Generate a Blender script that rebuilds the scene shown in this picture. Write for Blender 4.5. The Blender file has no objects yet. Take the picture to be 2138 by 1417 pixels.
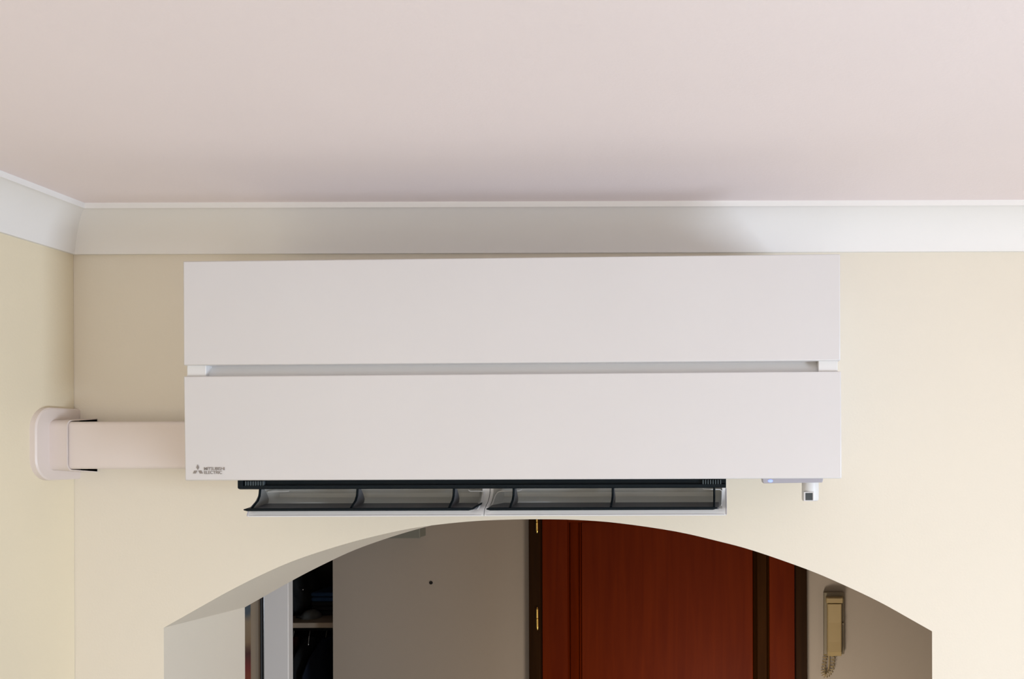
import bpy, bmesh, math, random
from mathutils import Vector, Matrix

random.seed(7)
scene = bpy.context.scene
COL = scene.collection

# ------------------------------------------------------------------ camera
F = 1944.0                      # focal length in pixels of the 2138 px wide frame
PX, PY = 1510.0, 940.0          # where the wall's depth lines converge
CZ = 2.17                       # camera height
CD = 1.5                        # camera to wall
ROLL = -0.0032
cam_d = bpy.data.cameras.new('camera')
cam_d.sensor_width = 36.0
cam_d.lens = 36.0 * F / 2138.0
cam_d.shift_x = -(PX - 1069.0) / 2138.0
cam_d.shift_y = (PY - 708.5) / 2138.0
cam_d.clip_start = 0.02
cam = bpy.data.objects.new('camera', cam_d)
COL.objects.link(cam)
cam.matrix_world = (Matrix.Translation((0, -CD, CZ)) @ Matrix.Rotation(math.radians(90), 4, 'X')
                    @ Matrix.Rotation(ROLL, 4, 'Z'))
scene.camera = cam

# ------------------------------------------------------------------ world, lights, exposure
vs = scene.view_settings
vs.view_transform = 'Standard'; vs.look = 'None'; vs.gamma = 1.0; vs.use_curve_mapping = False
vs.exposure = 0.0
w = bpy.data.worlds.new('world'); scene.world = w; w.use_nodes = True
bg = w.node_tree.nodes['Background']
bg.inputs[0].default_value = (0.80, 0.88, 1.0, 1); bg.inputs[1].default_value = 0.8

def area(name, loc, target, sx, sy, power, color):
    d = bpy.data.lights.new(name, 'AREA'); d.shape = 'RECTANGLE'; d.size = sx; d.size_y = sy
    d.energy = power; d.color = color
    o = bpy.data.objects.new(name, d); COL.objects.link(o)
    o.location = loc
    o.rotation_euler = (Vector(target) - Vector(loc)).to_track_quat('-Z', 'Y').to_euler()
    return o
# daylight through the window in the right wall of the room
area('daylight_window', (1.78, -1.8, 1.33), (0, -1.8, 1.33), 0.6, 0.9, 57, (0.81, 0.945, 1.12))
# second window in the rear wall, behind the camera
area('rear_window', (0.75, -4.57, 1.15), (0.75, 0, 1.15), 1.5, 1.3, 22, (1.0, 0.95, 0.91))
# warm lamp light from the left rear of the room, out of view
d = bpy.data.lights.new('room_lamp', 'POINT'); d.energy = 5.0; d.color = (1.0, 0.60, 0.24); d.shadow_soft_size = 0.3
o = bpy.data.objects.new('room_lamp', d); COL.objects.link(o); o.location = (-0.35, -2.5, 1.25)
# light entering the hallway from the side doors at its two ends, out of view, and an added fill between
area('hall_side_light', (0.88, 0.85, 0.9), (-0.7, 1.6, 1.3), 0.5, 1.2, 3.0, (1.0, 0.88, 0.74))
area('hall_wall_fill', (0.02, 0.75, 0.9), (0.0, 1.63, 1.5), 0.3, 0.25, 9.5, (1.0, 0.88, 0.75))  # added one-sided fill that brightens the far wall, no lamp stands there
area('hall_far_light', (-2.34, 0.85, 1.4), (-1.4, 1.5, 1.5), 0.6, 1.0, 1.7, (0.88, 0.95, 1.0))

# ------------------------------------------------------------------ helpers
def W(px, py, y):
    """world point on the plane y that the photograph shows at pixel px, py"""
    u = px - PX; v = PY - py
    c, s = math.cos(ROLL), math.sin(ROLL)
    k = (y + CD) / F
    return Vector(((u * c - v * s) * k, y, CZ + (u * s + v * c) * k))

def mat(name, color, rough=0.5, coat=0.0, metal=0.0, bump=0.0, bscale=200, var=0.0, vscale=4, spec=0.5, emit=None, estr=0):
    m = bpy.data.materials.new(name); m.use_nodes = True
    nt = m.node_tree; b = nt.nodes['Principled BSDF']
    b.inputs['Base Color'].default_value = (*color, 1)
    b.inputs['Roughness'].default_value = rough
    b.inputs['Metallic'].default_value = metal
    b.inputs['Coat Weight'].default_value = coat
    b.inputs['Coat Roughness'].default_value = 0.12
    b.inputs['Specular IOR Level'].default_value = spec
    tc = nt.nodes.new('ShaderNodeTexCoord')
    if var:
        n = nt.nodes.new('ShaderNodeTexNoise'); n.inputs['Scale'].default_value = vscale; n.inputs['Detail'].default_value = 6
        nt.links.new(tc.outputs['Object'], n.inputs['Vector'])
        r = nt.nodes.new('ShaderNodeValToRGB')
        r.color_ramp.elements[0].position = 0.3; r.color_ramp.elements[1].position = 0.7
        r.color_ramp.elements[0].color = (*[c * (1 - var) for c in color], 1)
        r.color_ramp.elements[1].color = (*[min(1, c * (1 + var)) for c in color], 1)
        nt.links.new(n.outputs['Fac'], r.inputs[0]); nt.links.new(r.outputs[0], b.inputs['Base Color'])
    if bump:
        n2 = nt.nodes.new('ShaderNodeTexNoise'); n2.inputs['Scale'].default_value = bscale; n2.inputs['Detail'].default_value = 3
        nt.links.new(tc.outputs['Object'], n2.inputs['Vector'])
        bp = nt.nodes.new('ShaderNodeBump'); bp.inputs['Strength'].default_value = bump; bp.inputs['Distance'].default_value = 0.002
        nt.links.new(n2.outputs['Fac'], bp.inputs['Height']); nt.links.new(bp.outputs[0], b.inputs['Normal'])
    if emit:
        b.inputs['Emission Color'].default_value = (*emit, 1); b.inputs['Emission Strength'].default_value = estr
    return m

def wood(name, c0, c1, rough=0.3, coat=0.4, spec=0.5):
    m = mat(name, c0, rough, coat, spec=spec)
    nt = m.node_tree; b = nt.nodes['Principled BSDF']
    tc = nt.nodes.new('ShaderNodeTexCoord'); mp = nt.nodes.new('ShaderNodeMapping')
    mp.inputs['Scale'].default_value = (14, 14, 0.8)
    n = nt.nodes.new('ShaderNodeTexNoise'); n.inputs['Scale'].default_value = 3.0; n.inputs['Detail'].default_value = 8
    n.inputs['Distortion'].default_value = 0.6
    r = nt.nodes.new('ShaderNodeValToRGB')
    r.color_ramp.elements[0].position = 0.3; r.color_ramp.elements[1].position = 0.72
    r.color_ramp.elements[0].color = (*c0, 1); r.color_ramp.elements[1].color = (*c1, 1)
    nt.links.new(tc.outputs['Object'], mp.inputs[0]); nt.links.new(mp.outputs[0], n.inputs['Vector'])
    nt.links.new(n.outputs['Fac'], r.inputs[0]); nt.links.new(r.outputs[0], b.inputs['Base Color'])
    return m

M = dict(
    cream=mat('cream_wall_paint', (0.81, 0.745, 0.63), 0.75, bump=0.10, bscale=260, var=0.012, vscale=3, spec=0.3),
    yellow=mat('warm_lit_cream_paint', (0.82, 0.73, 0.55), 0.75, bump=0.10, bscale=260, var=0.012, vscale=3, spec=0.3),  # same cream as the back wall, warm light put into the colour
    ceiling=mat('pinkish_ceiling_paint', (0.92, 0.82, 0.81), 0.8, bump=0.12, bscale=220, var=0.01, vscale=5, spec=0.2),
    plaster=mat('white_plaster', (0.87, 0.85, 0.825), 0.6, bump=0.03, bscale=90, spec=0.3),
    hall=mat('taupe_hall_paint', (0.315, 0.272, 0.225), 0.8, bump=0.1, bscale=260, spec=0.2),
    ac=mat('glossy_white_plastic', (0.68, 0.66, 0.66), 0.35, coat=0.2, var=0.008, vscale=7),
    acbody=mat('satin_white_plastic', (0.74, 0.735, 0.73), 0.45),
    vane=mat('pale_grey_plastic', (0.82, 0.82, 0.82), 0.4),
    dark=mat('charcoal_plastic', (0.006, 0.010, 0.013), 0.6, spec=0.12),
    shelf=mat('dark_grey_plastic', (0.12, 0.12, 0.13), 0.5, spec=0.3),
    vane_shaded=mat('shaded_vane_plastic', (0.60, 0.60, 0.575), 0.5, spec=0.3),  # vane plastic again, darker: shade of the recess is in the colour
    fingrey=mat('mid_grey_plastic', (0.27, 0.265, 0.25), 0.5, spec=0.3),
    ribc=mat('rib_plastic', (0.07, 0.09, 0.10), 0.5, spec=0.2),
    lav=mat('lavender_grey_plastic', (0.46, 0.44, 0.50), 0.35),
    led=mat('blue_led', (0.2, 0.3, 0.9), 0.3, emit=(0.28, 0.36, 1.0), estr=1.2),
    glass=mat('dark_sensor_lens', (0.03, 0.04, 0.045), 0.15),
    print_=mat('grey_print', (0.27, 0.24, 0.22), 0.6),
    duct=mat('white_trunking_plastic', (0.76, 0.67, 0.62), 0.4),
    mahog=wood('mahogany', (0.080, 0.0080, 0.0003), (0.106, 0.0125, 0.0005), 0.5, 0.0, 0.05),
    mahogm=wood('brown_stained_moulding', (0.022, 0.007, 0.001), (0.036, 0.012, 0.002), 0.5, 0.0, 0.05),
    mahogd=wood('dark_mahogany', (0.014, 0.005, 0.001), (0.026, 0.010, 0.002), 0.5, 0.0, 0.05),
    brass=mat('brass', (0.75, 0.50, 0.14), 0.25, metal=1.0),
    white=mat('white_gloss_trim', (0.9, 0.9, 0.9), 0.35),
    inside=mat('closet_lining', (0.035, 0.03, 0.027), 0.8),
    board=mat('shelf_board', (0.40, 0.32, 0.24), 0.5),
    black=mat('black_frame_lacquer', (0.006, 0.010, 0.016), 0.2, coat=0.6),
    mount=mat('picture_mount_card', (0.42, 0.34, 0.25), 0.8),
    phone=mat('ivory_plastic', (0.29, 0.215, 0.10), 0.45),
    phone_shaded=mat('ivory_plastic_shaded', (0.17, 0.14, 0.09), 0.5),  # ivory darkened to carry the shadow of the handset on its base
    cloth_black=mat('black_cloth', (0.012, 0.013, 0.014), 0.9, bump=0.4, bscale=400),
    cloth_blue=mat('blue_cloth', (0.02, 0.06, 0.15), 0.85, bump=0.4, bscale=400),
    cloth_navy=mat('navy_cloth', (0.004, 0.009, 0.022), 0.9, bump=0.4, bscale=400),
    cloth_red=mat('rust_cloth', (0.07, 0.018, 0.010), 0.9, bump=0.4, bscale=400),
    cloth_grey=mat('grey_cloth', (0.10, 0.105, 0.10), 0.9, bump=0.4, bscale=400),
    steel=mat('steel', (0.6, 0.6, 0.6), 0.25, metal=1.0),
    floor=wood('floor_boards', (0.12, 0.10, 0.08), (0.18, 0.155, 0.125), 0.4, 0.2),
    hole=mat('dark_hole', (0.01, 0.008, 0.006), 0.9),
    box=mat('grey_box_paint', (0.16, 0.16, 0.13), 0.6),
)

def wloc(o):
    p = Vector((0, 0, 0))
    while o is not None:
        p = p + Vector(o.location); o = o.parent
    return p

def obj(name, bm, m, parent=None, smooth=False, loc=None, bevel=0.0, seg=2):
    """link a bmesh, given in world coordinates, as one object"""
    bmesh.ops.recalc_face_normals(bm, faces=bm.faces)
    me = bpy.data.meshes.new(name); 
    o = bpy.data.objects.new(name, me); COL.objects.link(o)
    if parent is not None: o.parent = parent
    if loc is not None: o.location = Vector(loc) - (wloc(parent) if parent else Vector((0, 0, 0)))
    bmesh.ops.translate(bm, verts=bm.verts, vec=-wloc(o))
    bm.to_mesh(me); bm.free()
    me.materials.append(m)
    if smooth:
        for p in me.polygons: p.use_smooth = True
        me.set_sharp_from_angle(angle=math.radians(38))
    if bevel:
        b = o.modifiers.new('bevel', 'BEVEL'); b.width = bevel; b.segments = seg; b.limit_method = 'ANGLE'
        b.harden_normals = False
        for p in me.polygons: p.use_smooth = True
        me.set_sharp_from_angle(angle=math.radians(38))
    return o

def thing(name, label, cat, loc, group=None):
    o = bpy.data.objects.new(name, None); COL.objects.link(o)
    o.empty_display_size = 0.05
    o.location = loc; o['label'] = label; o['category'] = cat
    if group: o['group'] = group
    return o

def tag(o, label, cat, group=None):
    o['label'] = label; o['category'] = cat
    if group: o['group'] = group
    return o

def struct(o):
    o['kind'] = 'structure'; return o

def add_box(bm, x0, x1, y0, y1, z0, z1):
    r = [bm.verts.new(p) for p in ((x0, y0, z0), (x1, y0, z0), (x1, y1, z0), (x0, y1, z0),
                                   (x0, y0, z1), (x1, y0, z1), (x1, y1, z1), (x0, y1, z1))]
    for f in ((0, 1, 2, 3), (4, 5, 6, 7), (0, 1, 5, 4), (1, 2, 6, 5), (2, 3, 7, 6), (3, 0, 4, 7)):
        bm.faces.new([r[i] for i in f])

def box(*a):
    bm = bmesh.new(); add_box(bm, *a); return bm

def hexa(front, back):
    """solid between two quads given in the same order"""
    bm = bmesh.new()
    a = [bm.verts.new(p) for p in front]; b = [bm.verts.new(p) for p in back]
    bm.faces.new(a); bm.faces.new(b)
    for i in range(4):
        j = (i + 1) % 4
        bm.faces.new((a[i], a[j], b[j], b[i]))
    return bm

def loft(rings, closed=True, caps=True, bm=None):
    bm = bm or bmesh.new()
    R = [[bm.verts.new(p) for p in r] for r in rings]
    n = len(R[0])
    for a, b in zip(R, R[1:]):
        for i in range(n if closed else n - 1):
            j = (i + 1) % n
            bm.faces.new((a[i], a[j], b[j], b[i]))
    if caps:
        bm.faces.new(R[0]); bm.faces.new(R[-1])
    return bm

def add_tube(bm, pts, r, n=8, caps=True):
    pts = [Vector(p) for p in pts]
    rings = []
    up = None
    for i, p in enumerate(pts):
        t = (pts[min(i + 1, len(pts) - 1)] - pts[max(i - 1, 0)]).normalized()
        if up is None:
            up = t.orthogonal().normalized()
        else:
            up = (up - t * up.dot(t)).normalized()
        s = t.cross(up)
        rr = r[i] if isinstance(r, (list, tuple)) else r
        rings.append([p + (up * math.cos(a) + s * math.sin(a)) * rr for a in [2 * math.pi * k / n for k in range(n)]])
    loft(rings, True, caps, bm)
    return bm

def cyl(p0, p1, r, n=24):
    return add_tube(bmesh.new(), [p0, p1], r, n)

def interp(pts, x):
    for (xa, ya), (xb, yb) in zip(pts, pts[1:]):
        if xa <= x <= xb:
            return ya + (yb - ya) * (x - xa) / (xb - xa)
    return pts[0][1] if x < pts[0][0] else pts[-1][1]

def catmull(pts, n):
    out = []
    P = [pts[0]] + list(pts) + [pts[-1]]
    for i in range(1, len(P) - 2):
        for k in range(n):
            t = k / n
            a, b, c, d = (Vector(P[i + j]) for j in (-1, 0, 1, 2))
            out.append(0.5 * ((2 * b) + (-a + c) * t + (2 * a - 5 * b + 4 * c - d) * t * t + (-a + 3 * b - 3 * c + d) * t ** 3))
    out.append(Vector(pts[-1]))
    return out

# ------------------------------------------------------------------ room shell
XL, XR, YR = -1.0455, 1.75, -4.6
ZC = 2.557
T = 0.254                         # thickness of the arched wall
HX0, HX1, HY = -2.4, 0.92, 1.63   # hallway: left, right, far wall
arch_px = [(342, 1310), (414.5, 1269), (481, 1232), (547, 1199), (610, 1171.5), (683, 1146.5), (760, 1124.5), (843.6, 1105.5), (905, 1096), (976, 1088.6),
           (1041, 1085), (1120, 1083.6), (1205, 1085), (1294, 1092), (1410, 1109), (1500, 1129.5), (1574, 1149.5), (1683, 1187.5),
           (1760, 1220), (1836, 1256), (1902.6, 1293), (1946, 1317.5)]
arch = [Vector((W(a, b, 0).x, W(a, b, 0).z)) for a, b in arch_px]
arch = catmull([(p.x, p.y) for p in arch], 4)
AX0, AX1 = arch[0].x, arch[-1].x
def back_drop(x):                 # the hand-made arch sits a few millimetres lower at the back left
    return -0.010 * max(0.0, min(1.0, (-0.25 - x) / 0.5))
def splay(x):                     # right reveal opens outwards
    return 0.075 * max(0.0, min(1.0, x / 0.3364))
def wall_arch():
    bm = bmesh.new()
    def rect(y, x0, x1, z0, z1):
        bm.faces.new([bm.verts.new(p) for p in ((x0, y, z0), (x1, y, z0), (x1, y, z1), (x0, y, z1))])
    for y, top in ((0.0, ZC), (T, ZC)):
        rect(y, XL if y == 0 else HX0, AX0, 0, top); rect(y, AX1 + (splay(AX1) if y else 0), XR, 0, top)
    A = [bm.verts.new((p.x, 0, p.y)) for p in arch]; Bk = [bm.verts.new((p.x + splay(p.x), T, p.y + back_drop(p.x))) for p in arch]
    At = [bm.verts.new((p.x, 0, ZC)) for p in arch]; Bt = [bm.verts.new((p.x + splay(p.x), T, ZC)) for p in arch]
    for i in range(len(arch) - 1):
        bm.faces.new((A[i], A[i + 1], At[i + 1], At[i]))
        bm.faces.new((Bk[i], Bk[i + 1], Bt[i + 1], Bt[i]))
        bm.faces.new((A[i], A[i + 1], Bk[i + 1], Bk[i]))
    for a, b in ((A[0], Bk[0]), (A[-1], Bk[-1])):
        bm.faces.new((a, b, bm.verts.new((b.co.x, T, 0)), bm.verts.new((a.co.x, 0, 0))))
    for xa, xb in ((HX0, HX0),):
        bm.faces.new([bm.verts.new(p) for p in ((XL, 0, 0), (HX0, 0, 0), (HX0, 0, ZC), (XL, 0, ZC))])
    bmesh.ops.remove_doubles(bm, verts=bm.verts, dist=1e-5)
    return bm
struct(obj('wall_back', wall_arch(), M['cream']))
struct(obj('wall_left', box(XL - 0.12, XL, YR, -0.0005, 0, ZC), M['yellow']))
bm = bmesh.new()                                        # right wall with the opening of the glazed door
add_box(bm, XR, XR + 0.15, YR, -2.15, 0, ZC); add_box(bm, XR, XR + 0.15, -1.45, -0.0005, 0, ZC)
add_box(bm, XR, XR + 0.15, -2.15, -1.45, 1.83, ZC); add_box(bm, XR, XR + 0.15, -2.15, -1.45, 0, 0.83)
struct(obj('wall_right', bm, M['cream']))
bm = bmesh.new()
add_box(bm, XL - 0.12, -0.05, YR - 0.12, YR, 0, ZC); add_box(bm, 1.55, XR + 0.15, YR - 0.12, YR, 0, ZC)
add_box(bm, -0.05, 1.55, YR - 0.12, YR, 0, 0.45); add_box(bm, -0.05, 1.55, YR - 0.12, YR, 1.85, ZC)
struct(obj('wall_rear', bm, M['cream']))
struct(obj('ceiling', box(XL - 0.12, XR + 0.15, YR - 0.12, 0.0, ZC, ZC + 0.1), M['ceiling']))
struct(obj('floor', box(HX0 - 0.1, XR + 0.15, YR - 0.12, HY + 0.7, -0.1, 0), M['floor']))

# cornice: lip, step, hollow curve, small bead
def cornice_profile():
    pr = [(0.0, 0.0), (0.056, 0.0), (0.056, -0.0085), (0.0505, -0.0092)]
    for k in range(1, 13):
        a = k / 13 * math.pi / 2
        # hollow quarter, shallow towards a straight slope
        cx, cz = 0.0505 - 0.0440 * math.sin(a), -0.0092 - 0.0565 * (1 - math.cos(a))
        lx, lz = 0.0505 - 0.0440 * k / 13, -0.0092 - 0.0565 * k / 13
        pr.append((0.55 * cx + 0.45 * lx, 0.55 * cz + 0.45 * lz))
    pr += [(0.0062, -0.0662), (0.0062, -0.069), (0.0, -0.069)]
    return pr
pr = cornice_profile()
rb = [[(XL + p, -p, ZC + z) for p, z in pr], [(XR, -p, ZC + z) for p, z in pr]]
struct(obj('trim_1', loft(rb), M['plaster'], smooth=True))
rl = [[(XL + p, -p, ZC + z) for p, z in pr], [(XL + p, YR, ZC + z) for p, z in pr]]
struct(obj('trim_2', loft(rl), M['plaster'], smooth=True))

# ------------------------------------------------------------------ hallway behind the arch
HZ = 2.5
def hx(px): return W(px, 1250, HY).x
def hz(py, px=1200): return W(px, py, HY).z
xn0, xn1 = hx(611.5), hx(695)                            # closet opening
xd0, xd1 = hx(1108), hx(1683)                            # door with its frame
bm = bmesh.new()
add_box(bm, HX0, hx(560), HY, HY + 0.12, 0, HZ); add_box(bm, xn1, xd0, HY, HY + 0.12, 0, HZ)
add_box(bm, xd1, HX1, HY, HY + 0.12, 0, HZ); add_box(bm, xn0, xn1, HY, HY + 0.12, 2.06, HZ); add_box(bm, xd0, xd1, HY, HY + 0.12, 2.08, HZ)
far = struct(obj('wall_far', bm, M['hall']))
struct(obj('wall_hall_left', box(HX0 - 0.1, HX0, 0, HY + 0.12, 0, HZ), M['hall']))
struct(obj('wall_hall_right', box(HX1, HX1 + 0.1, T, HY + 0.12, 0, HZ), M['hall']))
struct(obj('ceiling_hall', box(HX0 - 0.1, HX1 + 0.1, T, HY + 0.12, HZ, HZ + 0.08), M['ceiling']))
# closet recess (dark lined)
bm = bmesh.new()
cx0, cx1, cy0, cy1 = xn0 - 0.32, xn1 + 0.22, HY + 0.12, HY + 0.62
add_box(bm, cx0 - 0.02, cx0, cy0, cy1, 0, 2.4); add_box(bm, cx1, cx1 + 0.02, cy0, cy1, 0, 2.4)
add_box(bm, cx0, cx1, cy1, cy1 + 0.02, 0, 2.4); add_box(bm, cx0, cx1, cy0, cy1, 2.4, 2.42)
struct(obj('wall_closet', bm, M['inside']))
# white casing beside the closet opening
struct(obj('trim_3', box(hx(553.5), hx(608.5), HY - 0.022, HY + 0.012, 0, 2.1), M['white'], bevel=0.003))
# screw hole left in the hall wall
p = W(900, 1216, HY)
bm = bmesh.new()
ring0 = [(p.x + 0.0058 * math.cos(a), HY - 0.0022, p.z + 0.0058 * math.sin(a)) for a in [k * math.pi / 8 for k in range(16)]]
ring1 = [(p.x + 0.0040 * math.cos(a), HY - 0.0022, p.z + 0.0040 * math.sin(a)) for a in [k * math.pi / 8 for k in range(16)]]
ring2 = [(p.x + 0.0040 * math.cos(a), HY - 0.0003, p.z + 0.0040 * math.sin(a)) for a in [k * math.pi / 8 for k in range(16)]]
ring3 = [(p.x + 0.0058 * math.cos(a), HY + 0.001, p.z + 0.0058 * math.sin(a)) for a in [k * math.pi / 8 for k in range(16)]]
loft([ring3, ring0, ring1, ring2], True, True, bm)
obj('wall_plug', bm, M['hole'], far)

# ---- entrance door
dY = HY - 0.012
d = thing('door_1', 'dark red mahogany entrance door seen through the arch', 'door', ((xd0 + xd1) / 2, HY, 0)); struct(d)
dt = 2.05
def dbox(name, pa, pb, y0, y1, z0, z1, m, par=d, bevel=0.002):
    return obj(name, box(hx(pa), hx(pb), y0, y1, z0, z1), m, par, bevel=bevel)
dbox('door_frame', 1108, 1131.5, HY - 0.030, HY + 0.12, 0, 2.08, M['mahogd'])
dbox('door_frame', 1660, 1683, HY - 0.030, HY + 0.12, 0, 2.08, M['mahogd'])
dbox('door_frame', 1131.5, 1660, HY - 0.030, HY + 0.12, dt, 2.08, M['mahogd'])
leaf = dbox('door_stile', 1132.5, 1186, HY - 0.006, HY + 0.035, 0.01, dt - 0.003, M['mahog'])
dbox('door_stile', 1606, 1659, HY - 0.006, HY + 0.035, 0.01, dt - 0.003, M['mahog'])
dbox('door_rail', 1186, 1606, HY - 0.006, HY + 0.035, dt - 0.12, dt - 0.003, M['mahog'])
dbox('door_rail', 1186, 1606, HY - 0.006, HY + 0.035, 0.01, 0.22, M['mahog'])
def mould(pa, pb, flip):                                # stepped moulding, long vertical
    a, b = hx(pa), hx(pb)
    prof = [(0, 0.004), (0.10, 0.012), (0.16, 0.004), (0.72, -0.004), (0.80, 0.006), (0.88, 0.0), (1.0, 0.014)]
    if flip: prof = [(1 - s, o) for s, o in prof][::-1]
    front = [(a + (b - a) * s, HY + o) for s, o in prof]
    ring = front + [(b, HY + 0.035), (a, HY + 0.035)]
    return loft([[(x, y, 0.22) for x, y in ring], [(x, y, dt - 0.12) for x, y in ring]])
obj('door_moulding', mould(1186, 1214, False), M['mahog'], d)
obj('door_moulding', mould(1572, 1606, True), M['mahogm'], d)
dbox('door_panel', 1214, 1572, HY + 0.004, HY + 0.030, 0.22, dt - 0.12, M['mahog'])
for z1, z0 in ((hz(1066, 1125), hz(1110, 1125)), (hz(1263, 1125), hz(1311, 1125)), (0.32, 0.24)):
    x = hx(1126)
    bm = bmesh.new()
    r = 0.0042
    zs = [z0, z0 + 0.006, z0 + 0.010, (z0 + z1) / 2 - 0.0015, (z0 + z1) / 2, (z0 + z1) / 2 + 0.0015, z1 - 0.010, z1 - 0.006, z1]
    rs = [0.0012, 0.0035, r, r, 0.0022, r, r, 0.0035, 0.0012]
    add_tube(bm, [(x, HY - 0.034, z) for z in zs], rs, 12)
    obj('hinge', bm, M['brass'], d, smooth=True)
bm = bmesh.new()
add_tube(bm, [(hx(1632), HY - 0.006, 1.02), (hx(1632), HY - 0.055, 1.02), (hx(1625), HY - 0.062, 1.02), (hx(1560), HY - 0.062, 1.02)], 0.009, 12)
obj('door_handle', bm, M['brass'], d, smooth=True)

# ---- box high on the hall wall
t = thing('wall_box', 'small dark grey box high on the hallway wall, its lower corner showing under the arch', 'box', (hx(800), HY, hz(1119, 878)))
zb = W(878, 1120, HY - 0.03).z
bx1 = W(877, 1110, HY - 0.06).x
obj('box_body', box(bx1 - 0.30, bx1, HY - 0.06, HY, zb, zb + 0.22), M['box'], t, bevel=0.003)
obj('box_lid', box(bx1 - 0.302, bx1 + 0.002, HY - 0.068, HY - 0.06, zb - 0.002, zb + 0.222), M['box'], t, bevel=0.002)

# ---- framed picture on the hall wall
px1 = W(553, 1300, HY - 0.025).x
t = thing('framed_picture', 'tall framed colourful picture with beige mount in a black frame at the hallway left', 'picture', (px1 - 0.3, HY, 1.05))
fw = 0.021
x0, x1, z0, z1 = px1 - 0.62, px1, 0.98, 2.0
def bar(pts):                                            # frame rail of round section
    return add_tube(bmesh.new(), pts, fw / 2, 14)
for a, b in (((x0 + fw / 2, z0), (x0 + fw / 2, z1)), ((x1 - fw / 2, z0), (x1 - fw / 2, z1)), ((x0, z0 + fw / 2), (x1, z0 + fw / 2)), ((x0, z1 - fw / 2), (x1, z1 - fw / 2))):
    obj('frame_rail', bar([(a[0], HY - 0.014, a[1]), (b[0], HY - 0.014, b[1])]), M['black'], t, smooth=True)
obj('mount', box(x0 + 0.01, x1 - 0.01, HY - 0.010, HY - 0.001, z0 + 0.01, z1 - 0.01), M['mount'], t)
def art_material():
    m = mat('abstract_print', (0.3, 0.2, 0.15), 0.6)
    nt = m.node_tree; b = nt.nodes['Principled BSDF']
    tc = nt.nodes.new('ShaderNodeTexCoord'); mp = nt.nodes.new('ShaderNodeMapping'); mp.inputs['Scale'].default_value = (1.2, 1.2, 1.0)
    sep = nt.nodes.new('ShaderNodeSeparateXYZ')
    n = nt.nodes.new('ShaderNodeTexNoise'); n.inputs['Scale'].default_value = 5; n.inputs['Detail'].default_value = 5
    add = nt.nodes.new('ShaderNodeMath'); add.operation = 'MULTIPLY_ADD'; add.inputs[1].default_value = 0.16
    r = nt.nodes.new('ShaderNodeValToRGB')
    cols = [(0.0, (0.10, 0.12, 0.12)), (0.36, (0.12, 0.13, 0.12)), (0.395, (0.02, 0.03, 0.04)), (0.41, (0.28, 0.07, 0.03)), (0.47, (0.22, 0.035, 0.03)),
            (0.52, (0.09, 0.035, 0.03)), (0.57, (0.30, 0.20, 0.12)), (0.64, (0.34, 0.26, 0.17)), (0.67, (0.09, 0.12, 0.15)), (0.74, (0.12, 0.16, 0.20)), (0.78, (0.34, 0.27, 0.18))]
    e = r.color_ramp.elements
    e[0].position, e[0].color = cols[0][0], (*cols[0][1], 1)
    e[1].position, e[1].color = cols[-1][0], (*cols[-1][1], 1)
    for p_, c in cols[1:-1]:
        q = e.new(p_); q.color = (*c, 1)
    nt.links.new(tc.outputs['Object'], mp.inputs[0]); nt.links.new(mp.outputs[0], sep.inputs[0]); nt.links.new(mp.outputs[0], n.inputs['Vector'])
    nt.links.new(n.outputs['Fac'], add.inputs[0]); nt.links.new(sep.outputs['Z'], add.inputs[2])
    nt.links.new(add.outputs[0], r.inputs[0]); nt.links.new(r.outputs[0], b.inputs['Base Color'])
    return m
ax1 = W(523, 1330, HY - 0.011).x
obj('print', box(x0 + 0.055, ax1, HY - 0.0125, HY - 0.010, z0 + 0.06, z1 - 0.06), art_material(), t)

# ---- closet contents
zs = W(652, 1303, cy0 + 0.02).z
sh = thing('closet_shelf', 'narrow pale shelf board across the dark closet opening', 'shelf', ((xn0 + xn1) / 2, cy0, zs))
obj('shelf_board', box(cx0, cx1, cy0, cy1 - 0.001, zs - 0.009, zs + 0.009), M['board'], sh, bevel=0.002)
top = zs + 0.0092

def lump(c, s, m, name, seed, parent=None, wr=0.25):
    rnd = random.Random(seed)
    ph = [rnd.uniform(0, 6.28) for _ in range(6)]
    bm = bmesh.new(); bmesh.ops.create_icosphere(bm, subdivisions=4, radius=1.0)
    for v in bm.verts:
        q = v.co.copy()
        f = 1 + wr * (0.5 * math.sin(3.1 * q.x + ph[0]) * math.sin(2.7 * q.z + ph[1]) + 0.3 * math.sin(6.3 * q.y + ph[2]) + 0.25 * math.sin(7 * q.x + 5 * q.z + ph[3]))
        v.co = Vector((q.x * s[0] * f, q.y * s[1] * f, max(q.z * s[2] * f, -s[2] * 0.8)))
        v.co += Vector(c) + Vector((0, 0, s[2] * 0.8))
    return obj(name, bm, m, parent, smooth=True)
def cpos(px, py, dy): return W(px, py, cy0 + dy)
# black bag
q = cpos(624, 1270, 0.20)
t = thing('black_bag', 'slumped black bag on the closet shelf, with a shiny metal stud', 'bag', (q.x, q.y, top))
lump((q.x, q.y, top), (0.052, 0.10, 0.085), M['cloth_black'], 'bag_body', 1, t)
e = cpos(632.5, 1230.5, 0.10)
bm = bmesh.new(); bmesh.ops.create_uvsphere(bm, u_segments=12, v_segments=8, radius=0.0042); bmesh.ops.translate(bm, verts=bm.verts, vec=(e.x, q.y - 0.10, e.z))
obj('stud', bm, M['steel'], t, smooth=True)
bm = bmesh.new(); add_tube(bm, [(q.x + 0.02 * math.cos(a) * 1.6, q.y - 0.05, top + 0.13 + 0.05 * math.sin(a)) for a in [k * math.pi / 10 for k in range(11)]], 0.006, 8)
obj('bag_handle', bm, M['cloth_black'], t, smooth=True)
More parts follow.
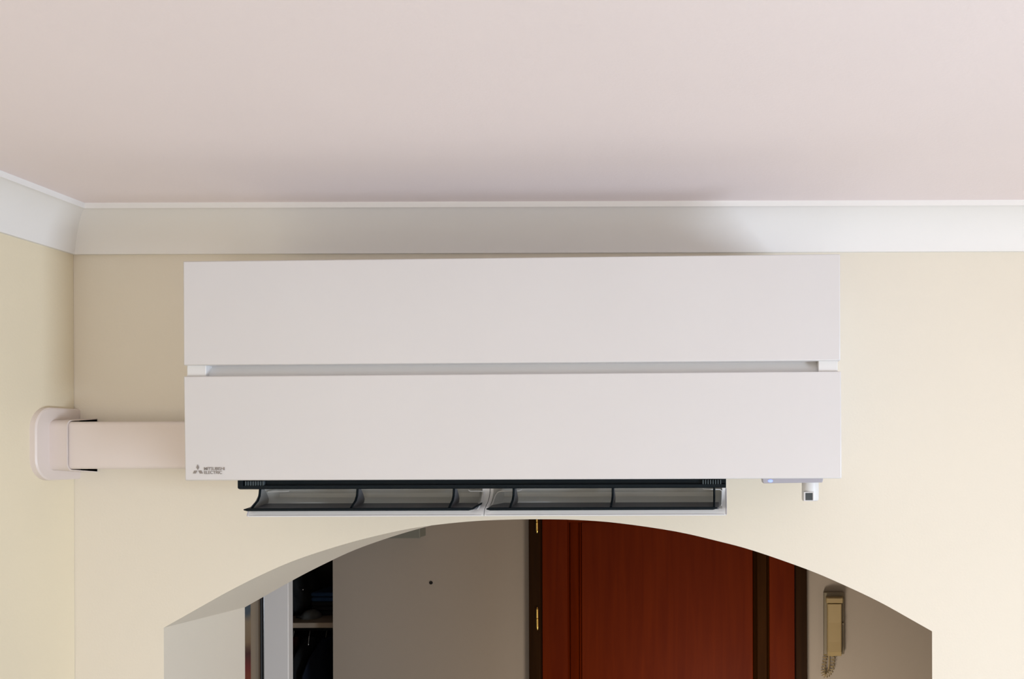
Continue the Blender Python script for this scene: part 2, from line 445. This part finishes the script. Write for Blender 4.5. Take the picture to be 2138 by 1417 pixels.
# grey cap
q = cpos(650, 1292, 0.10)
t = thing('grey_cap', 'dark grey cap lying on the closet shelf in front of the black bag', 'cap', (q.x, q.y, top))
bm = bmesh.new()
for k in range(1): pass
rings = []
for k in range(9):
    a = k / 8 * math.pi / 2
    rr = math.cos(a) * 0.034 + 0.0004; h = math.sin(a) * 0.030
    rings.append([(q.x + rr * 1.0 * math.cos(b), q.y + rr * 1.2 * math.sin(b), top + h) for b in [j * math.pi / 12 for j in range(24)]])
obj('crown', loft(rings), M['cloth_grey'], t, smooth=True)
rings = []
for k in range(7):
    s = k / 6
    rings.append([(q.x - 0.020 - 0.040 * s * math.cos(b) * 0.9, q.y - 0.034 * math.sin(b) * (1 - 0.3 * s), top + 0.008 - 0.006 * s + (0.004 if up else 0)) for up in (1, 0) for b in ([-1.2, -0.6, 0, 0.6, 1.2] if up else [1.2, 0.6, 0, -0.6, -1.2])])
obj('peak', loft(rings), M['cloth_grey'], t, smooth=True)
# blue folded cloth
q = cpos(692, 1262, 0.22)
t = thing('blue_cloth', 'small folded dark blue cloth on the closet shelf beside the wall edge', 'cloth', (q.x, q.y, top))
for k in range(5):
    obj('fold', box(q.x - 0.045 + 0.003 * (k % 2), q.x + 0.05, q.y - 0.08 + 0.004 * (k % 3), q.y + 0.08, top + 0.017 * k, top + 0.017 * k + 0.0155), M['cloth_blue'] if k in (3, 4) else M['cloth_black'], t, bevel=0.006, seg=3)
# hanging clothes below the shelf
rail_z = zs - 0.05
t = thing('closet_rail', 'steel hanging rail under the closet shelf', 'rail', ((cx0 + cx1) / 2, cy0 + 0.22, rail_z))
obj('rail_bar', cyl((cx0, cy0 + 0.22, rail_z), (cx1, cy0 + 0.22, rail_z), 0.010), M['cloth_black'], t, smooth=True)
def garment(px, dy, m, name, label, cat, length, seed, wid=0.020):
    x = W(px, 1340, cy0 + 0.22).x
    t = thing(name, label, cat, (x, cy0 + 0.22, rail_z - length), 'clothes hanging in the closet')
    bm = bmesh.new()
    hook = [(x, cy0 + 0.22 + 0.016 * math.sin(a), rail_z + 0.0025 + 0.016 * math.cos(a) - 0.0) for a in [-1.4 + k * 0.35 for k in range(10)]]
    hook += [(x, cy0 + 0.22, rail_z - 0.035)]
    add_tube(bm, hook, 0.0018, 6)
    obj('hanger_hook', bm, M['steel'], t, smooth=True)
    rnd = random.Random(seed); ph = rnd.uniform(0, 6)
    rings = []
    for k in range(15):
        s = k / 14
        z = rail_z - 0.035 - s * length
        hw = 0.03 + 0.16 * min(1, s * 7) ** 0.6
        ring = []
        for j in range(32):
            a = j / 32 * 2 * math.pi
            yy = math.cos(a) * hw; xx = math.sin(a) * wid * (1 + 0.35 * math.sin(5 * a + ph + 2 * s)) * (0.5 + 0.5 * min(1, s * 6))
            ring.append((x + xx, cy0 + 0.22 + yy + 0.0 * dy, z))
        rings.append(ring)
    obj('garment_body', loft(rings), m, t, smooth=True)
    return t, x
garment(612, 0, M['cloth_red'], 'hanging_jacket', 'dark rust coloured garment hanging leftmost in the closet opening', 'garment', 0.75, 3, 0.022)
g, gx = garment(645, 0, M['cloth_black'], 'hanging_jacket', 'black jacket with a bright metal zip pull hanging mid closet opening', 'garment', 0.80, 4, 0.024)
zf = cy0 + 0.22 - 0.19
a, b = W(645.5, 1327, zf), W(644, 1343, zf)
bm = bmesh.new(); add_tube(bm, [a, b], 0.0011, 6)
add_tube(bm, [b, b - Vector((0, 0, 0.002)), b - Vector((0, 0, 0.006)), b - Vector((0, 0, 0.008))], [0.001, 0.0026, 0.0026, 0.001], 8)
obj('zip_pull', bm, M['steel'], g, smooth=True)
garment(680, 0, M['cloth_navy'], 'hanging_jacket', 'dark navy blue garment hanging rightmost in the closet opening', 'garment', 0.70, 5, 0.020)

# ---- intercom handset on the hall wall
def iw(px, py, dy): return W(px, py, HY - dy)
t = thing('intercom_phone', 'old ivory intercom handset with coiled cord on the wall right of the door', 'intercom', (hx(1741), HY, hz(1368, 1741)))
def ibox(name, pa, pb, qa, qb, d0, d1, m, par, bevel=0.003):
    a, b = iw(pa, qb, d0), iw(pb, qa, d0)
    return obj(name, box(a.x, b.x, HY - d0, HY - d1, a.z, b.z), m, par, bevel=bevel)
base = ibox('base_plate', 1720.5, 1762.5, 1236, 1366, 0.022, 0.0, M['phone_shaded'], t)
# handset: side profile along z with a raised ear end and a hanging body
hp = [(1246, 0.034), (1249, 0.046), (1258.5, 0.046), (1259.5, 0.041), (1261, 0.048), (1300, 0.045), (1340, 0.048), (1361, 0.052), (1369, 0.034)]
rings = []
for py, dd in hp:
    a = iw(1728.0 if py > 1259 else 1725.5, py, dd); b = iw(1757.5 if py > 1259 else 1760.5, py, dd)
    rings.append([(a.x, HY - dd + 0.003, a.z), (a.x + 0.003, HY - dd, a.z), (b.x - 0.003, HY - dd, a.z), (b.x, HY - dd + 0.003, a.z), (b.x, HY - 0.0215, a.z), (a.x, HY - 0.0215, a.z)])
obj('handset', loft(rings), M['phone'], t)
ibox('hook_switch', 1758, 1762, 1300, 1305, 0.030, 0.0, M['phone_shaded'], t, 0.001)
# coiled cord: helix along a hanging loop
path = catmull([iw(1725, 1364, 0.014), iw(1722, 1376, 0.016), iw(1720, 1392, 0.018), iw(1719, 1404, 0.018), iw(1723, 1410, 0.018), iw(1731, 1406, 0.020), iw(1737, 1396, 0.020), iw(1739, 1380, 0.020), iw(1740, 1366, 0.018)], 30)
pts = []
turns = 18
for i, c in enumerate(path):
    tg = (path[min(i + 1, len(path) - 1)] - path[max(i - 1, 0)]).normalized()
    n1 = Vector((0, 1, 0)); n1 = (n1 - tg * n1.dot(tg)).normalized(); n2 = tg.cross(n1)
    a = 2 * math.pi * turns * i / (len(path) - 1)
    pts.append(c + (n1 * math.cos(a) + n2 * math.sin(a)) * 0.0072)
pts = catmull([tuple(p) for p in pts], 2)
bm = bmesh.new(); add_tube(bm, pts, 0.0014, 6)
obj('coiled_cord', bm, M['phone'], t, smooth=True)
bm = bmesh.new(); add_tube(bm, catmull([tuple(iw(*p)) for p in ((1731, 1367, 0.012), (1731, 1385, 0.012), (1728.5, 1399, 0.012), (1722, 1408, 0.013))], 6), 0.0024, 8)
obj('straight_cord', bm, M['phone'], t, smooth=True)

# ------------------------------------------------------------------ air conditioner
def yf(px): return -0.228 - 0.030 * (px - 382) / 1373.0   # front plane, right end a little nearer
def A(px, py, off=0.0): return W(px, py, yf(px) + off)
ctr = A(1069, 1000)
ac = thing('air_conditioner', 'wide white wall mounted air conditioner above the arch, lower vanes open', 'air conditioner', (ctr.x, 0, A(1069, 1003).z))
def slab(name, tl, tr, br, bl, o0, o1, m, bevel=0.0, par=ac):
    q = [A(*p, o0) for p in (bl, br, tr, tl)]
    bk = [Vector((v.x, v.y + (o1 - o0), v.z)) for v in q]
    return obj(name, hexa(q, bk), m, par, bevel=bevel)
slab('front_panel', (382, 545), (1754, 530), (1755, 752.5), (383, 762.5), 0, 0.028, M['ac'], 0.0015)
low = slab('front_panel', (383, 785), (1756, 775), (1757.5, 998.5), (386, 1003), 0, 0.028, M['ac'], 0.0015)
# end blocks of the groove and the groove floor
slab('groove_cap', (390, 761), (430, 761), (430, 787), (390, 787), 0.005, 0.028, M['acbody'], 0.001)
slab('groove_cap', (1708.5, 751), (1749, 751), (1749, 777), (1708.5, 777), 0.005, 0.028, M['acbody'], 0.001)
# body behind the panels
def body():
    L, R = 392, 1747
    rings = []
    for px in (L, 432, 1706, R):
        inset = 0.0 if px in (L, R) else 0.0
        top_, bot = A(px, 548 - 15 * (px - L) / 1355, 0).z - 0.006, A(px, 1001, 0).z + 0.010
        gt, gb = A(px, 757 - 7 * (px - L) / 1355, 0).z, A(px, 782 - 8 * (px - L) / 1355, 0).z
        x = A(px, 700, 0.0).x; y = yf(px) + 0.027
        ring = [(x, 0.0, top_), (x, y + 0.02, top_), (x, y, top_ - 0.012), (x, y, gt + 0.008), (x, y - 0.004, gt + 0.001), (x, y - 0.010, (gt + gb) / 2), (x, y - 0.016, gb - 0.001), (x, y, gb - 0.008),
                (x, y, bot + 0.004), (x, y + 0.004, bot), (x, -0.155, bot), (x, -0.06, bot - 0.012), (x, -0.012, bot + 0.01), (x, 0.0, bot + 0.02)]
        rings.append(ring)
    return loft(rings)
obj('body', body(), M['acbody'], ac, smooth=True)

# brand print on the lower panel, flat
def flat(polys, off=-0.0006):
    bm = bmesh.new()
    for poly in polys:
        f = [A(px, py, off) for px, py in poly]
        bm.faces.new([bm.verts.new(p) for p in f])
    return bm
emb = [[(412.6, 969.2), (416.0, 975.4), (412.8, 980.8), (409.8, 975.4)],
       [(412.2, 982.0), (405.3, 982.4), (402.6, 988.2), (409.0, 988.0)],
       [(414.0, 982.0), (420.6, 981.8), (424.0, 988.2), (417.2, 988.4)]]
obj('emblem', flat(emb), M['print_'], low)
def lettering(name, body_, px0, px1, pyb, pyt):
    cu = bpy.data.curves.new(name, 'FONT'); cu.body = body_; cu.size = 1.0; cu.offset = 0.012; cu.space_character = 0.94
    tmp = bpy.data.objects.new(name, cu); COL.objects.link(tmp)
    bpy.context.view_layer.update()
    me = bpy.data.meshes.new_from_object(tmp.evaluated_get(bpy.context.evaluated_depsgraph_get()))
    bpy.data.objects.remove(tmp); bpy.data.curves.remove(cu)
    xs = [v.co.x for v in me.vertices]; ys = [v.co.y for v in me.vertices]
    bm = bmesh.new(); bm.from_mesh(me); bpy.data.meshes.remove(me)
    for v in bm.verts:
        s = (v.co.x - min(xs)) / (max(xs) - min(xs)); q = (v.co.y - min(ys)) / (max(ys) - min(ys))
        v.co = A(px0 + (px1 - px0) * s, pyb + (pyt - pyb) * q, -0.0006)
    return obj(name, bm, M['print_'], low)
lettering('lettering', 'MITSUBISHI', 426, 469, 981.2, 974.8)
lettering('lettering', 'ELECTRIC', 426.3, 463.5, 989.2, 982.6)

# ---- air outlet
def dz(py, dist, px=1000): return W(px, py, dist - CD).z
def dx(px, dist, py=1040): return W(px, py, dist - CD).x
def extr(x0, x1, prof, bm=None):                          # prof: (y, z) closed
    return loft([[(x0, y, z) for y, z in prof], [(x1, y, z) for y, z in prof]], bm=bm)
bx0, bx1 = dx(498, 1.278), dx(1516, 1.278)
# dark upper vane bar: two bands with a step
bd = 1.278 - CD
def bz(py): return dz(py, 1.278)
prof = [(bd + 0.03, bz(997)), (bd + 0.004, bz(997)), (bd + 0.004, bz(1011)), (bd - 0.001, bz(1012)), (bd - 0.001, bz(1018)), (bd + 0.004, bz(1020)), (bd + 0.03, bz(1021))]
bar = obj('outlet_bar', extr(bx0, bx1, prof), M['dark'], ac)
obj('outlet_bar_end', box(bx0 - 0.0005, dx(508, 1.278), bd - 0.002, bd + 0.02, bz(1017.5), bz(997)), M['dark'], bar, bevel=0.001)
for s0, n in ((512, 8), (1467, 8)):
    for k in range(n):
        pa = s0 + k * 5.2
        obj('rib', box(dx(pa, 1.278), dx(pa + 2.4, 1.278), bd - 0.0005, bd + 0.006, bz(1012.5), bz(1003)), M['ribc'], bar)

# two half vanes, each a pale curved back plate with a dark inner louvre and fins
def vane(pl, pr, lp0, lp1, fins, rim_l, rim_r, left):
    d0 = 1.305; zsplit = dz(1062, 1.305)
    x0, x1 = dx(pl, d0, 1076), dx(pr, d0, 1076)
    key = [(1.303, 1077.5), (1.301, 1075), (1.305, 1063), (1.314, 1055), (1.325, 1046), (1.332, 1036), (1.336, 1028), (1.337, 1021), (1.334, 1010), (1.328, 1000)]
    fr = [(a - CD, dz(b, a)) for a, b in key]
    rec = [(1.303, 1077.5), (1.301, 1075), (1.305, 1063), (1.328, 1056), (1.350, 1047), (1.360, 1037), (1.360, 1028), (1.350, 1019), (1.338, 1010), (1.328, 1000)]
    frr = [(a - CD, dz(b, a)) for a, b in rec]
    def ring(x, f): return [(x, y, z) for y, z in f] + [(x, max(y + 0.014, -0.128), z) for i, (y, z) in reversed(list(enumerate(f)))]
    rl_, rr_ = dx(rim_l, 1.325), dx(rim_r, 1.325)
    v = obj('air_vane', loft([ring(x0, fr), ring(rl_, fr), ring(rl_ + 0.010, frr), ring(rr_ - 0.010, frr), ring(rr_, fr), ring(x1, fr)]), M['vane'], ac, smooth=True)
    v.data.materials.append(M['vane_shaded'])
    for p in v.data.polygons:
        if p.center.z + v.matrix_world.translation.z * 0 > zsplit - wloc(v).z and rl_ - wloc(v).x < p.center.x < rr_ - wloc(v).x: p.material_index = 1
    # raised bead round the recess
    kx = {}
    def fy(py): return interp(sorted([(b, a) for a, b in key]), py)
    def R(px, py): dd = fy(py); return Vector((dx(px, 1.325), dd - CD - 0.0008, dz(py, dd)))
    bead = []
    if left:
        bead.append([R(552, 1025), R(590, 1024.5), R(596, 1023.5)])
        bead.append([R(974, 1023), R(978, 1025), R(1001, 1025), R(1006, 1027), R(1006.5, 1034), R(1006.5, 1050), R(1005, 1062)])
    else:
        bead.append([R(1086, 1022), R(1080, 1024.5), R(1044, 1025), R(1036, 1027), R(1032, 1034), R(1031, 1050), R(1030, 1060)])
        bead.append([R(1467, 1021), R(1470, 1023), R(1503, 1023), R(1507, 1026), R(1507, 1040), R(1506.5, 1056)])
    for b_ in bead:
        obj('bead', add_tube(bmesh.new(), b_, 0.0008, 6), M['acbody'], v, smooth=True)
    # fine seam line near the lower lip
    yl = 1.301 - CD - 0.0004
    obj('lip_line', box(x0 + 0.003, x1 - 0.003, yl - 0.0002, yl + 0.002, dz(1075.2, 1.301), dz(1074.4, 1.301)), M['lav'], v)
    obj('end_edge', add_tube(bmesh.new(), [(x1 if not left else x0, a - CD - 0.0002, dz(b, a)) for a, b in key[1:8]], 0.0007, 6), M['lav'], v)
    # dark louvre
    a0, a1 = dx(lp0, 1.29, 1060), dx(lp1, 1.29, 1060)
    zf, zr = dz(1060, 1.29), dz(1049.5, 1.325)
    zl = dz(1064.2, 1.29)
    def louvre():
        top = [(a0, 1.29 - CD, zf), (a1 - 0.010 if left else a1, 1.29 - CD, zf - 0.0), (a1, 1.296 - CD, zf + 0.0004), (a1 + 0.000, 1.328 - CD, zr), (a0 + 0.014, 1.328 - CD, zr), (a0, 1.312 - CD, (zf + zr) / 2)]
        bot = [(x, y, z - (zf - zl)) for x, y, z in top]
        return loft([top, bot])
    obj('louvre', louvre(), M['shelf'], v, bevel=0.0005)
    obj('louvre_edge', add_tube(bmesh.new(), [(a0 - 0.001, 1.288 - CD, (zf + zl) / 2), (a0 + 0.004, 1.288 - CD, (zf + zl) / 2), (a1 - 0.008, 1.288 - CD, (zf + zl) / 2), (a1 - 0.002, 1.290 - CD, (zf + zl) / 2 + 0.0003)], [0.0008, 0.0021, 0.0021, 0.0008], 8), M['dark'], v, smooth=True)
    if left:
        obj('louvre_tip', add_tube(bmesh.new(), [(a1 - 0.004, 1.289 - CD, (zf + zl) / 2), (a1 + 0.0005, 1.302 - CD, (zf + zr) / 2), (a1 + 0.001, 1.326 - CD, zr)], 0.0014, 8), M['dark'], v, smooth=True)
    for k, (pxb) in enumerate(fins):
        xf = dx(pxb, 1.290, 1058)
        key2 = [(1.290, 1059), (1.297, 1052), (1.306, 1044), (1.311, 1034), (1.313, 1019), (1.322, 1017), (1.331, 1030), (1.336, 1040), (1.334, 1048), (1.318, 1056)]
        ring2 = [(a - CD, dz(b, a)) for a, b in key2]
        f_ = obj('fin', extr(xf - 0.0011, xf + 0.0011, ring2), M['shelf'] if (k or not left) else M['fingrey'], v)
        obj('fin_edge', add_tube(bmesh.new(), [(xf, a - CD, dz(b, a)) for a, b in key2[:5]], 0.0016, 6), M['dark'], v)
    return v
vane(519, 1011, 512, 992, [526, 733, 938], 545, 1003, True)
vane(1012.5, 1516.5, 1018, 1501, [1065, 1275.5, 1491], 1026, 1508, False)

# ---- display strip with lamp, and movable sensor
sd = -0.215
def sx(px): return W(px, 1004, sd).x
def sz(py, px=1650): return W(px, py, sd).z
prof = [(1591.5, 997), (1720, 995), (1717, 1007), (1593.5, 1008.8)]
q = [W(a, b, sd) for a, b in prof]
bk = [v + Vector((0, 0.05, 0)) for v in q]
disp = obj('display_strip', hexa(q, bk), M['lav'], ac, bevel=0.0008)
c = W(1608.5, 1003.6, sd)
bm = bmesh.new()
loft([[(c.x + 0.0034 * s * math.cos(a), sd - o, c.z + 0.0020 * s * math.sin(a)) for a in [k * math.pi / 8 for k in range(16)]] for s, o in ((1.0, -0.001), (1.0, 0.0003), (0.6, 0.0007))], bm=bm)
obj('indicator_lamp', bm, M['led'], disp, smooth=True)
cx, cy = (W(1674, 1020, -0.185).x + W(1709.5, 1020, -0.185).x) / 2, -0.185
rr = (W(1709.5, 1020, -0.185).x - W(1674, 1020, -0.185).x) / 2
zt, zb_ = W(1690, 1000, -0.2).z, W(1690, 1046.5, -0.2).z
bm = bmesh.new()
zz = [zt, zb_ + 0.003, zb_ + 0.0008, zb_]; r_ = [rr, rr, rr - 0.0008, rr - 0.003]
loft([[(cx + r * math.cos(a), cy + r * math.sin(a), z) for a in [k * math.pi / 20 for k in range(40)]] for z, r in zip(zz, r_)], bm=bm)
sens = obj('motion_sensor', bm, M['acbody'], ac, smooth=True)
fy_ = cy - rr - 0.0012
wa, wb = W(1678.5, 1045.8, fy_), W(1699, 1026.5, fy_)
ga, gb = W(1681.5, 1044, fy_), W(1697, 1028.5, fy_)
bm = bmesh.new()
add_box(bm, wa.x, ga.x, fy_, cy - 0.006, wa.z, wb.z); add_box(bm, gb.x, wb.x, fy_, cy - 0.006, wa.z, wb.z)
add_box(bm, ga.x, gb.x, fy_, cy - 0.006, gb.z, wb.z); add_box(bm, ga.x, gb.x, fy_, cy - 0.006, wa.z, ga.z)
obj('sensor_window_frame', bm, M['ac'], sens)
obj('sensor_lens', box(ga.x, gb.x, fy_ + 0.0007, cy - 0.005, ga.z, gb.z), M['glass'], sens)

# ------------------------------------------------------------------ pipe trunking on the left
DZ0, DZ1 = W(250, 978.5, -0.065).z, W(250, 879.5, -0.065).z
def rrect(y0, z0, z1, r, n=5):                           # trunk section: flat at the wall, rounded front corners
    pts = [(0.0, z0)]
    for cz_, a0 in ((z0 + r, math.pi * 1.5), (z1 - r, math.pi)):
        for k in range(n + 1):
            a = a0 - k / n * math.pi / 2
            pts.append((y0 + r + r * math.cos(a), cz_ + r * math.sin(a)))
    pts.append((0.0, z1))
    return pts
tr = thing('pipe_trunking', 'white plastic pipe trunking running from the left wall into the air conditioner', 'trunking', (-0.9, 0, DZ0))
sec = rrect(-0.065, DZ0, DZ1, 0.006)
xe = A(395, 900, 0.0).x
obj('trunk', extr(XL + 0.006, xe - 0.0075 + 0.0065, sec), M['duct'], tr, smooth=True)
# wall flange lying on the left wall
def lw(px, py):                                          # point on the left wall
    dist = (XL + 0.010) / (px - PX) * F
    return W(px, py, dist - CD)
fy0 = lw(75.5, 925).y
fz1, fz0 = W(158, 846.5, -0.004).z, W(158, 1003, -0.004).z
ft, fb = lw(105, 850).z, lw(105, 1002.5).z
r = 0.034
def fl_outline(x, g=0.0):
    pts = [(x, 0.0, fb + g)]
    for cyy, czz, a0 in ((fy0 + r, fb + r, 1.5), (fy0 + r, ft - r, 1.0)):
        for k in range(9):
            a = math.pi * a0 - k / 8 * math.pi / 2
            pts.append((x, cyy + (r - g) * math.cos(a), czz + (r - g) * math.sin(a)))
    pts.append((x, 0.0, ft - g))
    return pts
obj('wall_flange', loft([fl_outline(XL), fl_outline(XL + 0.008), fl_outline(XL + 0.010, 0.002)]), M['duct'], tr, smooth=True)
# sleeve that flares towards the wall
xs_ = W(139, 930, -0.07).x
def sleeve(x, y0, g0, r=0.010):
    return [(x, y, z) for y, z in ([(0.0, DZ0 - g0 - 0.004)] + rrect(y0, DZ0 - g0, DZ1 + g0, r)[1:-1] + [(0.0, DZ1 + g0 + 0.0045)])]
outer = [sleeve(XL + 0.0095, -0.0690, 0.0022), sleeve(xs_ - 0.002, -0.0690, 0.0022), sleeve(xs_, -0.0695, 0.0026)]
inner = [sleeve(xs_, -0.0670, 0.0012), sleeve(XL + 0.0095, -0.0665, 0.0010)]
obj('sleeve', loft(outer + inner, closed=True, caps=False), M['duct'], tr, smooth=True)

# ------------------------------------------------------------------ labels of the setting
for n_, l_, c_ in (('wall_back', 'cream painted wall with a wide shallow arch under the air conditioner', 'wall'),
                   ('wall_left', 'cream side wall, tinted for warm light, at the left edge, pierced by the pipe trunking', 'wall'),
                   ('wall_far', 'dim taupe hallway wall around the red door behind the arch', 'wall'),
                   ('ceiling', 'pale pinkish white painted ceiling above the cornice', 'ceiling'),
                   ('trim_1', 'white hollow plaster cornice running above the air conditioner', 'cornice'),
                   ('trim_2', 'white hollow plaster cornice along the left side wall', 'cornice'),
                   ('trim_3', 'white gloss casing board beside the dark closet opening', 'casing')):
    o_ = bpy.data.objects.get(n_)
    if o_: tag(o_, l_, c_)
